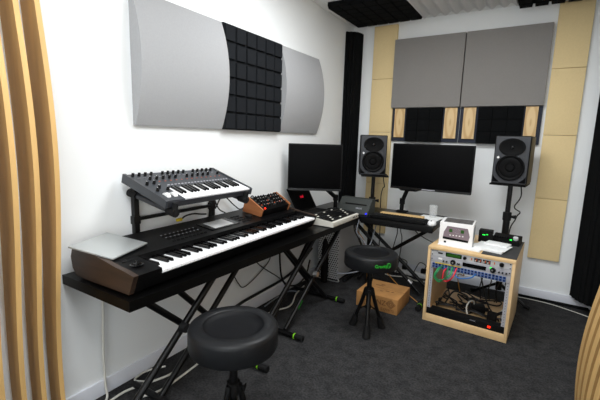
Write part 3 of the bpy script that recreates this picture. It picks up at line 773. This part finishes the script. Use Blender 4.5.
def rack_face(t, z0, z1, m, d=.18):
    obj('chassis', B().box(CX0+.045, CX1-.045, YF0+.006, YF0+d, z0+.001, z1-.001, .001), M['silver_d'] if m is not M['matte'] else M['matte'], t, world=True)
    return obj('face_plate', B().box(CX0+.0205, CX1-.0205, YF0-.004, YF0, z0, z1, .001), m, t, world=True)
def kn(t, x, z, r, m=None, nm='knob', l=.014):
    k = obj(nm, B().rings([(x, YF0-.004, z), (x, YF0-.004-l, z)], [r, r*.85], 18), m or M['black'], t, world=True); return k
def pl(t, nm, x0, x1, z0, z1, m, y=.0012): return obj(nm, B().box(x0, x1, YF0-.004-y, YF0-.0041, z0, z1), m, t, world=True)
UX = CX0+.0205
u1 = thing('audio_processor', 'silver rack unit with green display, topmost in the wooden rack', 'audio rack unit', (-.317, YF0, .472))
rack_face(u1, .4725, .5145, M['silver'])
pl(u1, 'power_switch', UX+.045, UX+.075, .492, .501, M['black'], .003)
g_ = pl(u1, 'display', UX+.095, UX+.195, .481, .508, M['gloss']); pl(u1, 'lit_screen', UX+.102, UX+.188, .485, .504, M['lcd_green'], .0018)
kn(u1, UX+.215, .494, .011)
for k, x in enumerate((.252, .282, .305, .333, .356, .385)):
    p = pl(u1, 'meter', UX+x-.011, UX+x+.011, .482, .506, M['black'] if k not in (0, 5) else M['cream'])
    b = B().box(UX+x-.007, UX+x-.001, YF0-.0064, YF0-.0052, .484, .496); b.mi = 1; b.box(UX+x+.001, UX+x+.007, YF0-.0064, YF0-.0052, .488, .503)
    obj('meter_marks', b, [M['cream'], M['orange']], u1, world=True)
kn(u1, UX+.43, .494, .014)
text('maker_plate', 'LYNX', .013, M['black'], u1, basis((UX+.03, YF0-.0045, .508), (1, 0, 0), (0, 0, 1)), world=True)
for x in (.008, .478):
    for z in (.480, .507): kn(u1, UX+x-.0, z, .004, M['black'], 'rack_screw', .003)
u2 = thing('audio_interface', 'dull silver rack unit with long dark display, second from top in the rack', 'audio rack unit', (-.317, YF0, .429))
rack_face(u2, .4295, .4715, M['silver_d'])
pl(u2, 'maker_badge', UX+.05, UX+.075, .452, .464, M['white'])
for x in (.085, .105): kn(u2, UX+x, .447, .005)
k_ = kn(u2, UX+.145, .450, .017); kn(u2, UX+.145, .450, .007, M['chrome'], 'knob_cap', .0155)
pl(u2, 'display', UX+.205, UX+.345, .437, .463, M['gloss'])
kn(u2, UX+.385, .450, .017); kn(u2, UX+.382, .452, .007, M['chrome'], 'knob_cap', .0155); pl(u2, 'green_mark', UX+.366, UX+.376, .458, .466, M['led_green'])
for x in (.175, .185, .42, .44, .46): kn(u2, UX+x, .446, .005)
for x in (.008, .478): kn(u2, UX+x, .45, .004, M['black'], 'rack_screw', .003)
u3 = thing('patchbay', 'blue patchbay of jacks below the two silver rack units', 'patchbay', (-.317, YF0, .386))
rack_face(u3, .3865, .4285, M['silver_d'], .10)
for k in range(22):
    x = UX+.022+.0205*k
    jk = obj('jack', B().box(x-.0085, x+.0085, YF0-.009, YF0-.0042, .391, .407, .001, seg=1).box(x-.0085, x+.0085, YF0-.009, YF0-.0042, .409, .424, .001, seg=1), M['blue'], u3, world=True)
    obj('socket', B().rings([(x, YF0-.0088, .399), (x, YF0-.0095, .399)], .0045, 10).rings([(x, YF0-.0088, .4165), (x, YF0-.0095, .4165)], .0045, 10), M['screen'], jk, world=True)
pl(u3, 'yellow_strip', UX+.03, UX+.20, .4245, .4285, M['yellow'], .006)
u4 = thing('power_distributor', 'black power unit with glowing red switch at the bottom of the rack', 'power unit', (-.317, YF0, .0525))
obj('chassis', B().box(CX0+.045, CX1-.045, YF0+.006, YF0+.055, .0515, .094, .002), M['matte'], u4, world=True)
obj('face_plate', B().box(CX0+.0205, CX1-.0205, YF0-.004, YF0+.0058, .0512, .095, .002), M['matte'], u4, world=True)
pl(u4, 'rocker_switch', UX+.390, UX+.408, .066, .079, M['led_red'], .004)['label'] = 'glowing red rocker switch'
text('face_print', 'POWER', .010, M['silver_d'], u4, basis((UX+.30, YF0-.0046, .085), (1, 0, 0), (0, 0, 1)), world=True)

def cable(name, pts, r, m, label, cat='cable'):
    return tag(obj(name, B().tube(pts, r), m), label, cat)
yj = YF0-.0095
jx = lambda k: UX+.022+.0205*k
cable('patch_cable', [(jx(2), yj, .399), (jx(2)-.005, yj-.045, .388), (jx(1)+.005, yj-.055, .345), (jx(2)+.015, yj-.05, .315), (jx(4), yj-.05, .335), (jx(6), yj-.045, .375), (jx(6), yj, .4165)], .0042, M['cab_green'], 'bright green patch cable looping lowest from the patchbay')
cable('patch_cable', [(jx(3), yj, .4165), (jx(2)+.008, yj-.055, .392), (jx(2)-.004, yj-.065, .355), (jx(3), yj-.06, .330), (jx(5), yj-.058, .355), (jx(5), yj-.04, .392), (jx(5), yj, .4165)], .0042, mat('dark_green_cable', (22, 110, 70), .45), 'dark green patch cable looping inside the bright green one')
cable('patch_cable', [(jx(4)+.003, yj, .399), (jx(4)-.004, yj-.03, .385), (jx(4)-.006, yj-.035, .335), (jx(5)-.006, yj-.03, .322), (jx(6), yj-.035, .34), (jx(7), yj-.04, .375), (jx(7)+.006, yj, .4165)], .0046, M['cab_red'], 'red patch cable looping below the patchbay')
cable('patch_cable', [(jx(7), yj, .399), (jx(7)+.01, yj-.03, .375), (jx(9), yj-.045, .368), (jx(12), yj-.04, .385), (jx(13), yj, .399)], .0042, M['cab_blue'], 'blue patch cable sagging along the patchbay')
# tangle inside the rack
def inside(n, seed):
    random.seed(seed); pts = []
    x = random.uniform(-.52, -.3); y = random.uniform(2.80, 2.95)
    for k in range(n):
        pts.append((min(max(x, -.53), -.11), min(max(y, 2.76), 3.10), .058+.03*random.random()*(k not in (0, n-1))))
        x += random.uniform(-.16, .18); y += random.uniform(-.13, .13)
    return pts
tag(obj('cable_tangle', (lambda b: [b.tube(inside(9, s), .005) for s in range(9)] and b)(B()), M['cab_black']), 'heap of tangled black cables on the floor of the wooden rack', 'cables')['kind'] = 'stuff'
cable('power_cable', [(-.47, 2.76, .10), (-.45, 2.90, .14), (-.40, 3.0, .10), (-.34, 2.85, .14), (-.30, 2.75, .098)], .006, M['cab_black'], 'thick black cable arching over the tangle inside the rack')
cable('power_cable', [(-.30, 3.0, .30), (-.25, 2.95, .16), (-.2, 2.86, .10), (-.14, 2.78, .075), (-.12, 2.76, .060)], .005, M['cab_black'], 'black cable slanting down to the right inside the rack')
cable('power_cable', [(-.40, 2.78, .38), (-.38, 2.84, .30), (-.43, 2.94, .27), (-.46, 3.05, .20), (-.44, 3.1, .06)], .004, M['cab_orange'], 'thin brown cable hanging behind the patchbay')
for k, (x, xe, lab) in enumerate(((-.26, -.27, 'leftmost of the black cables hanging behind the patchbay'), (-.22, -.21, 'middle one of the black cables hanging behind the patchbay'), (-.18, -.16, 'rightmost of the black cables hanging behind the patchbay'))):
    cable('hanging_cable', [(x, YF0+.11, .40), (x+.005, YF0+.2, .33), (xe, YF0+.30, .28), (xe-.03, YF0+.45, .16), (xe-.02, YF0+.48, .06)], .004, M['cab_black'], lab)
cable('hanging_cable', [(-.315, 2.74, .052+.005), (-.33, 2.765, .10), (-.318, 2.79, .135), (-.30, 2.85, .12), (-.30, 2.88, .058)], .0055, M['cab_white'], 'short white cable curling over the rack power unit')
t = thing('power_adapter', 'black power brick lying on the rack floor behind the power unit', 'adapter', (-.275, 2.86, .0515), (0, 0, .3))
obj('brick', B().box(-.05, .05, -.035, .035, 0, .045, .006), M['matte'], t)
obj('plug', B().box(.05, .075, -.015, .015, .01, .032, .004), M['rubber'], t)
t = thing('power_plug', 'black moulded plug standing behind the red switch in the rack', 'plug', (-.165, 2.755, .0515))
obj('plug_body', B().box(-.03, .03, -.018, .018, 0, .065, .008), M['matte'], t)
obj('plug_collar', B().rings([(.02, 0, .05), (.06, .01, .075)], .010, 10), M['rubber'], t)
tag(obj('cable_bundle', (lambda b: [b.tube([(-.10+.012*math.cos(k), 2.80+.03*math.sin(k*1.3), .058), (-.125+.01*k*.3, 2.80, .10), (-.10, 2.82+.01*k, .13), (-.093, 2.85, .058)], .004) for k in range(5)] and b)(B()), M['cab_white']), 'small bundle of pale cable at the right inside the rack', 'cable')

# things on the rack's top
t = thing('desk_mat', 'dark grey mat at the right end of the rack top', 'mat', (-.155, 2.90, CH+.0005))
obj('mat_sheet', B().box(-.10, .10, -.27, .25, 0, .002), M['mat'], t)
t = thing('paper_stack', 'flat white stack lying under the white product box', 'paper', (-.40, 2.735, CH+.0005), (0, 0, -.06))
obj('sheets', B().box(-.135, .135, -.075, .135, 0, .008, .001), M['paper'], t)
t = thing('product_box', 'white cardboard box printed with a grey device, on the rack', 'box', (-.440, 2.765, CH+.009), (0, 0, .10))
obj('carton', B().box(-.107, .107, -.06, .135, 0, .150, .002), M['white'], t)
fp = obj('front_print', B().prism([(-.082, .034), (.080, .026), (.088, .070), (.072, .122), (-.058, .126), (-.078, .082)], 'y', -.0608, -.0601), M['box_pic'], t); fp['label'] = 'printed picture of a purplish device'
b = B().lathe([(0, .0), (.020, 0), (.020, .0012)], (.004, -.0606, .096), 20, 1, .7, RX90); obj('print_dial', b, M['white'], t)
pieces('print_screen', [(x-.010, x+.010, -.0616, -.0606, .086, .108) for x in (-.034, .040)], M['lcd_green'], t)
pieces('print_button', [(-.040+.02*k, -.031+.02*k, -.0616, -.0606, .062, .068) for k in range(5)], M['white'], t)
obj('print_edge', B().prism([(-.082, .034), (.080, .026), (.081, .040), (-.0815, .050)], 'y', -.0616, -.0608), M['black'], t)
obj('print_logo', B().box(-.072, -.058, -.0608, -.0601, .008, .020), M['black'], t)
obj('top_print', B().box(-.085, .095, -.045, .120, .1501, .1506), M['box_top'], t)
obj('side_print', B().box(.1071, .1076, -.045, .12, .035, .125), M['silver_d'], t)
t = thing('paper_stack', 'loose white papers and booklet at the right of the rack top', 'paper', (-.205, 2.80, CH+.003), (0, 0, -.16))
obj('booklet', B().box(-.10, .075, -.10, .09, 0, .012, .001), M['paper'], t)
obj('top_sheet', B().box(-.115, .085, -.075, .10, .0122, .0145), M['paper'], t)
obj('upper_booklet', B().box(-.075, .07, .03, .13, .0148, .024, .001), M['paper'], t)
t = thing('mixer', 'small black box with knobs and green light behind the white papers', 'audio device', (-.16, 3.045, CH+.003), (0, 0, -.08))
obj('housing', B().prism([(-.06, 0), (-.06, .026), (.05, .054), (.06, .050), (.06, 0)], 'x', -.085, .088), M['matte'], t)
for k in range(6):
    x = -.070+.016*k; obj('knob', B().rings([(x, -.02, .035), (x-.0, -.024, .048)], .007, 12), M['rubber'], t)
obj('green_light', B().box(.026, .040, -.045, -.030, .030, .037, .002), M['led_green'], t)['label'] = 'green light'
obj('large_dial', B().rings([(.06, -.02, .036), (.06, -.026, .054)], .016, 20), M['silver'], t)
t = thing('audio_module', 'small upright black box with green light just right of the white box', 'audio device', (-.288, 2.985, CH+.0005), (0, 0, .05))
obj('housing', B().box(-.045, .045, -.03, .05, 0, .085, .004), M['matte'], t)
b = B(); b.box(-.020, .0, -.0318, -.0298, .052, .058); b.box(.006, .016, -.0318, -.0298, .056, .062); obj('green_light', b, M['led_green'], t)

# the whole rack stands turned a little on the carpet, with everything in and on it
bpy.context.view_layer.update()
piv = Vector((CX0, CY0, 0))
TURN = Matrix.Translation(piv + Vector((.002, .0, 0))) @ Matrix.Rotation(math.radians(-2.6), 4, 'Z') @ Matrix.Translation(-piv)
for o in [o for o in sc.objects if o.name not in BEFORE_RACK and o.parent is None]: o.matrix_world = TURN @ o.matrix_world

# ------------------------------------------------------------------ computer tower, power strip
t = thing('computer_tower', 'silver perforated computer tower on the floor under the corner of tables', 'computer', (-1.47, 2.84, 0))
obj('case', B().box(-.10, .10, .004, .44, .028, .482, .006), M['tower'], t)
obj('perforated_front', B().box(-.098, .098, 0, .0035, .03, .48), M['perf'], t)
for z, s in ((.0, 1), (.482, -1)):
    for y in (.02, .41):
        b = B(); zz = .0 if s == 1 else .511
        b.tube([(-.098, y, .03 if s == 1 else .48), (-.09, y, zz+.006*s), (.09, y, zz+.006*s), (.098, y, .03 if s == 1 else .48)], .006, 8, 3); obj('handle', b, M['tower'], t)
t = thing('soft_bag', 'black soft case leaning before the perforated computer tower', 'bag', (-1.478, 2.80, 0))
b = B(); b.lathe([(0, 0), (.9, .005), (1, .08), (.95, .25), (.7, .36), (.3, .39), (0, .395)], (0, 0, 0), 20, .034, .025)
obj('cloth_body', b, M['matte'], t)
t = thing('power_strip', 'white power strip with plugs on the floor below the back desk', 'power strip', (-.86, 3.44, 0), (0, 0, -.05))
obj('housing', B().box(-.24, .24, -.028, .028, 0, .042, .008), M['white'], t)
for k in range(5): 
    o_ = obj('outlet', B().rings([(-.18+.08*k, 0, .0405), (-.18+.08*k, 0, .0428)], .019, 20), M['cream'], t)
obj('switch', B().box(.205, .228, -.012, .012, .041, .047, .002), M['led_red'], t)['label'] = 'red switch'
for x, y, lab in ((-.965, 3.44, 'black plug at the left end of the white power strip'), (-.79, 3.437, 'black plug in the middle of the white power strip')):
    pg = thing('power_plug', lab, 'plug', (x, y, .0435))
    obj('plug_body', B().box(-.022, .022, -.02, .02, 0, .04, .008), M['matte'], pg)
    obj('plug_lead', B().tube([(.01, 0, .038), (.02, -.01, .08), (-.03, -.02, .10), (-.06, -.03, .05), (-.09, -.03, -.036)], .004), M['cab_black'], pg)

# ------------------------------------------------------------------ loose cables
def cab(pts, r, m, label): return cable('cable', pts, r, m, label)
z = .007
cab([(-1.625, .917, TZ-.041), (-1.622, .917, .46), (-1.617, .906, .30), (-1.621, .905, .20), (-1.615, .903, .06), (-1.60, .90, .008), (-1.56, .86, z)], .0055, M['cab_white'], 'white cable hanging straight down the left wall under the piano')
cab([(-1.56, .89, z), (-1.565, .965, z), (-1.545, 1.035, z), (-1.50, 1.16, z), (-1.51, 1.24, z), (-1.575, 1.38, z), (-1.59, 1.5, z)], .0055, M['cab_white'], 'white cable on the carpet running nearest the skirting, below the piano')
cab([(-1.56, 1.20, z+.011), (-1.615, 1.14, z), (-1.622, 1.09, z), (-1.60, 1.046, z), (-1.52, 1.071, z+.011)], .005, M['cab_white'], 'small white cable loop on the carpet against the left skirting')
cab([(-1.43, .93, z), (-1.467, .98, z), (-1.431, 1.093, z), (-1.455, 1.365, z), (-1.49, 1.7, z), (-1.50, 2.035, z), (-1.444, 2.216, z), (-1.526, 2.426, z), (-1.562, 2.605, z)], .0055, M['cab_white'], 'long white cable crossing the carpet below the piano, further from the wall')
cab([(-1.55, 2.47, z), (-1.60, 2.44, z), (-1.61, 2.3, z), (-1.59, 2.1, z)], .005, M['cab_grey'], 'short pale cable on the carpet at the left wall beneath laptop')
cab([(-1.622, 1.60, .05), (-1.618, 1.841, .107), (-1.615, 2.105, .12), (-1.612, 2.402, .135), (-1.60, 2.60, .20), (-1.58, 2.75, .30)], .010, M['cab_black'], 'thick black cable running low along the left wall')
cab([(-1.622, 1.55, TZ-.041), (-1.62, 1.69, .44), (-1.62, 1.772, .374), (-1.62, 1.841, .263), (-1.62, 1.913, .215), (-1.62, 2.101, .28), (-1.62, 2.208, .366), (-1.62, 2.22, TZ-.041)], .0035, M['cab_black'], 'thin black cable hanging in an arc below the piano, by wall')
cab([(-1.615, 1.85, TZ-.041), (-1.615, 2.03, .359), (-1.615, 2.32, .15), (-1.60, 2.4, .05)], .004, M['cab_black'], 'thin black cable slanting down the left wall under the table')
cab([(-1.61, 2.32, TZ-.041), (-1.612, 2.313, .315), (-1.60, 2.35, .12), (-1.585, 2.50, .04), (-1.56, 2.62, .09), (-1.58, 2.72, .2)], .007, M['cab_black'], 'black cable looping below the laptop, against the left wall')
cab([(-1.62, 1.18, TZ-.041), (-1.62, 1.19, .46), (-1.62, 1.22, .40), (-1.62, 1.30, .37), (-1.62, 1.42, .43), (-1.62, 1.47, TZ-.041)], .003, M['cab_black'], 'thin black loop hanging behind the foreground stand')
cab([(-1.14, 2.70, TZ-.02), (-1.15, 2.695, .52), (-1.13, 2.78, .44), (-1.08, 2.80, .40), (-1.04, 2.84, TZ-.041)], .005, M['cab_grey'], 'grey cable drooping from the desk corner above the far stool')
cab([(-1.25, 2.87, TZ-.041), (-1.24, 2.86, .50), (-1.20, 2.87, .42), (-1.17, 2.9, .30), (-1.15, 2.95, .02)], .010, M['cab_black'], 'thick black cable hanging between long table and back desk')
cab([(-1.30, 2.90, TZ-.041), (-1.27, 2.89, .53), (-1.22, 2.89, .47), (-1.18, 2.92, .40), (-1.17, 2.98, .25), (-1.18, 3.05, .01)], .0035, M['cab_orange'], 'orange cable hanging from the desk beside the computer tower')
cab([(-1.20, 3.20, .10), (-1.08, 3.05, .16), (-.98, 2.97, .145), (-.86, 2.91, .085), (-.74, 2.87, .03), (-.68, 2.85, .006)], .003, M['cab_orange'], 'orange cable running down to the carpet right of the box')
cab([(-1.10, 3.3, .008), (-1.02, 3.26, .02), (-.90, 3.34, .008), (-.82, 3.30, .008), (-.70, 3.34, .008), (-.62, 3.36, .008)], .006, M['cab_white'], 'white cable on the floor before the power strip')
cab([(-1.33, 2.72, .16), (-1.28, 2.70, .15), (-1.20, 2.71, .17), (-1.12, 2.72, .20)], .0045, M['cab_grey'], 'pale grey cable stretched before the computer tower')
cab([(-1.005, 3.205, TZ-.041), (-1.0, 3.25, .45), (-1.02, 3.27, .35), (-1.10, 3.30, .02)], .004, M['cab_black'], 'left one of two thin black cables hanging behind the back desk')
cab([(-.975, 3.205, TZ-.041), (-.97, 3.25, .45), (-.96, 3.27, .35), (-1.0, 3.32, .05), (-1.02, 3.34, .01)], .004, M['cab_black'], 'right one of two thin black cables hanging behind the back desk')
cab([(-.86, 3.0, TZ-.041), (-.77, 3.05, .50), (-.68, 3.1, .44), (-.62, 3.2, .40)], .004, M['cab_black'], 'thin black cable slanting below the right end of the desk')
cab([(-.04, 3.455, .004), (.06, 3.46, .004), (.20, 3.445, .004), (.33, 3.395, .004), (.46, 3.33, .004)], .003, M['cab_white'], 'thin white cable along the foot of the back wall, right of rack')
cab([(-1.625, 1.64, .80), (-1.62, 1.70, .87), (-1.62, 1.80, .80), (-1.615, 1.86, .765), (-1.613, 1.93, .80), (-1.613, 1.97, .84), (-1.612, 2.0, .82)], .004, M['cab_black'], 'thin black cable curling up the wall behind the small synthesizer')
cab([(-1.62, 1.61, .90), (-1.62, 1.66, .80), (-1.615, 1.72, .76)], .004, M['cab_black'], 'short black cable beside the right post of the upper tier')
t = thing('cable_plug', 'yellow plug with black lead behind the piano, below the upper synthesizer', 'plug', (-1.595, 1.345, TZ+.137))
obj('plug_body', B().box(-.008, .008, -.02, .012, .0, .016, .003), M['yellow'], t)
obj('plug_lead', B().tube([(0, .012, .009), (0, .04, .022), (-.005, .10, .024), (-.008, .16, .012), (-.01, .2, .006)], .0045), M['cab_black'], t)
# felt / underlay scrap by the skirting
b = B(); random.seed(3)
pts = [(-.03+.47*i/14, 3.515) for i in range(15)] + [(-.03+.47*i/14, 3.488+.016*random.random()-.02*(i/14)) for i in range(14, -1, -1)]
b.prism(pts, 'z', .0005, .012)
tag(obj('carpet_edge', b, M['foam']), 'ragged black carpet edge at the foot of the back wall', 'carpet edge')

# ------------------------------------------------------------------ light
def area(name, loc, rot, sx, sy, power, col=(1, 1, 1)):
    l = bpy.data.lights.new(name, 'AREA'); l.shape = 'RECTANGLE'; l.size = sx; l.size_y = sy; l.energy = power; l.color = col
    o = bpy.data.objects.new(name, l); COL.objects.link(o); o.location = loc; o.rotation_euler = rot; return o
area('ceiling_lamp_front', (-.50, .30, ZC-.02), (0, 0, 0), 1.1, .6, 28, (.955, .98, 1.0))
area('added_fill_middle', (-.60, 1.9, ZC-.02), (0, 0, 0), 1.1, .6, 29, (.965, .985, 1.0))  # unseen fill, added to even out light toward the back wall
area('added_fill_behind', (-.25, -1.15, 1.35), (math.radians(86), 0, math.radians(14)), 1.4, 1.5, 18, (.96, .985, 1.0))  # large unseen fill added behind the camera
w = bpy.data.worlds.new('world'); w.use_nodes = True; sc.world = w
w.node_tree.nodes['Background'].inputs[0].default_value = (.5, .52, .55, 1); w.node_tree.nodes['Background'].inputs[1].default_value = .3

# ------------------------------------------------------------------ camera
f, yaw, pitch, roll = 379.356175, -.558168975, .162005072, .0293712569
cy, sy, cp, sp_, cr, sr = math.cos(yaw), math.sin(yaw), math.cos(pitch), math.sin(pitch), math.cos(roll), math.sin(roll)
fwd = Vector((sy*cp, cy*cp, -sp_)); right = Vector((cy, -sy, 0)); up = right.cross(fwd)
r_ = right*cr + up*sr; u_ = up*cr - right*sr
cam = bpy.data.cameras.new('camera'); co = bpy.data.objects.new('camera', cam); COL.objects.link(co)
mw = Matrix((r_, u_, -fwd)).transposed().to_4x4(); mw.translation = Vector((0, 0, 1.235)); co.matrix_world = mw
cam.sensor_width = 36; cam.lens = f*36/600; cam.clip_start = .02
sc.camera = co
vs = sc.view_settings; vs.view_transform = 'Standard'; vs.look = 'None'; vs.gamma = 1; vs.use_curve_mapping = False; vs.exposure = 0.1
sc.cycles.use_denoising = True
sc.cycles.max_bounces = 10; sc.cycles.diffuse_bounces = 6
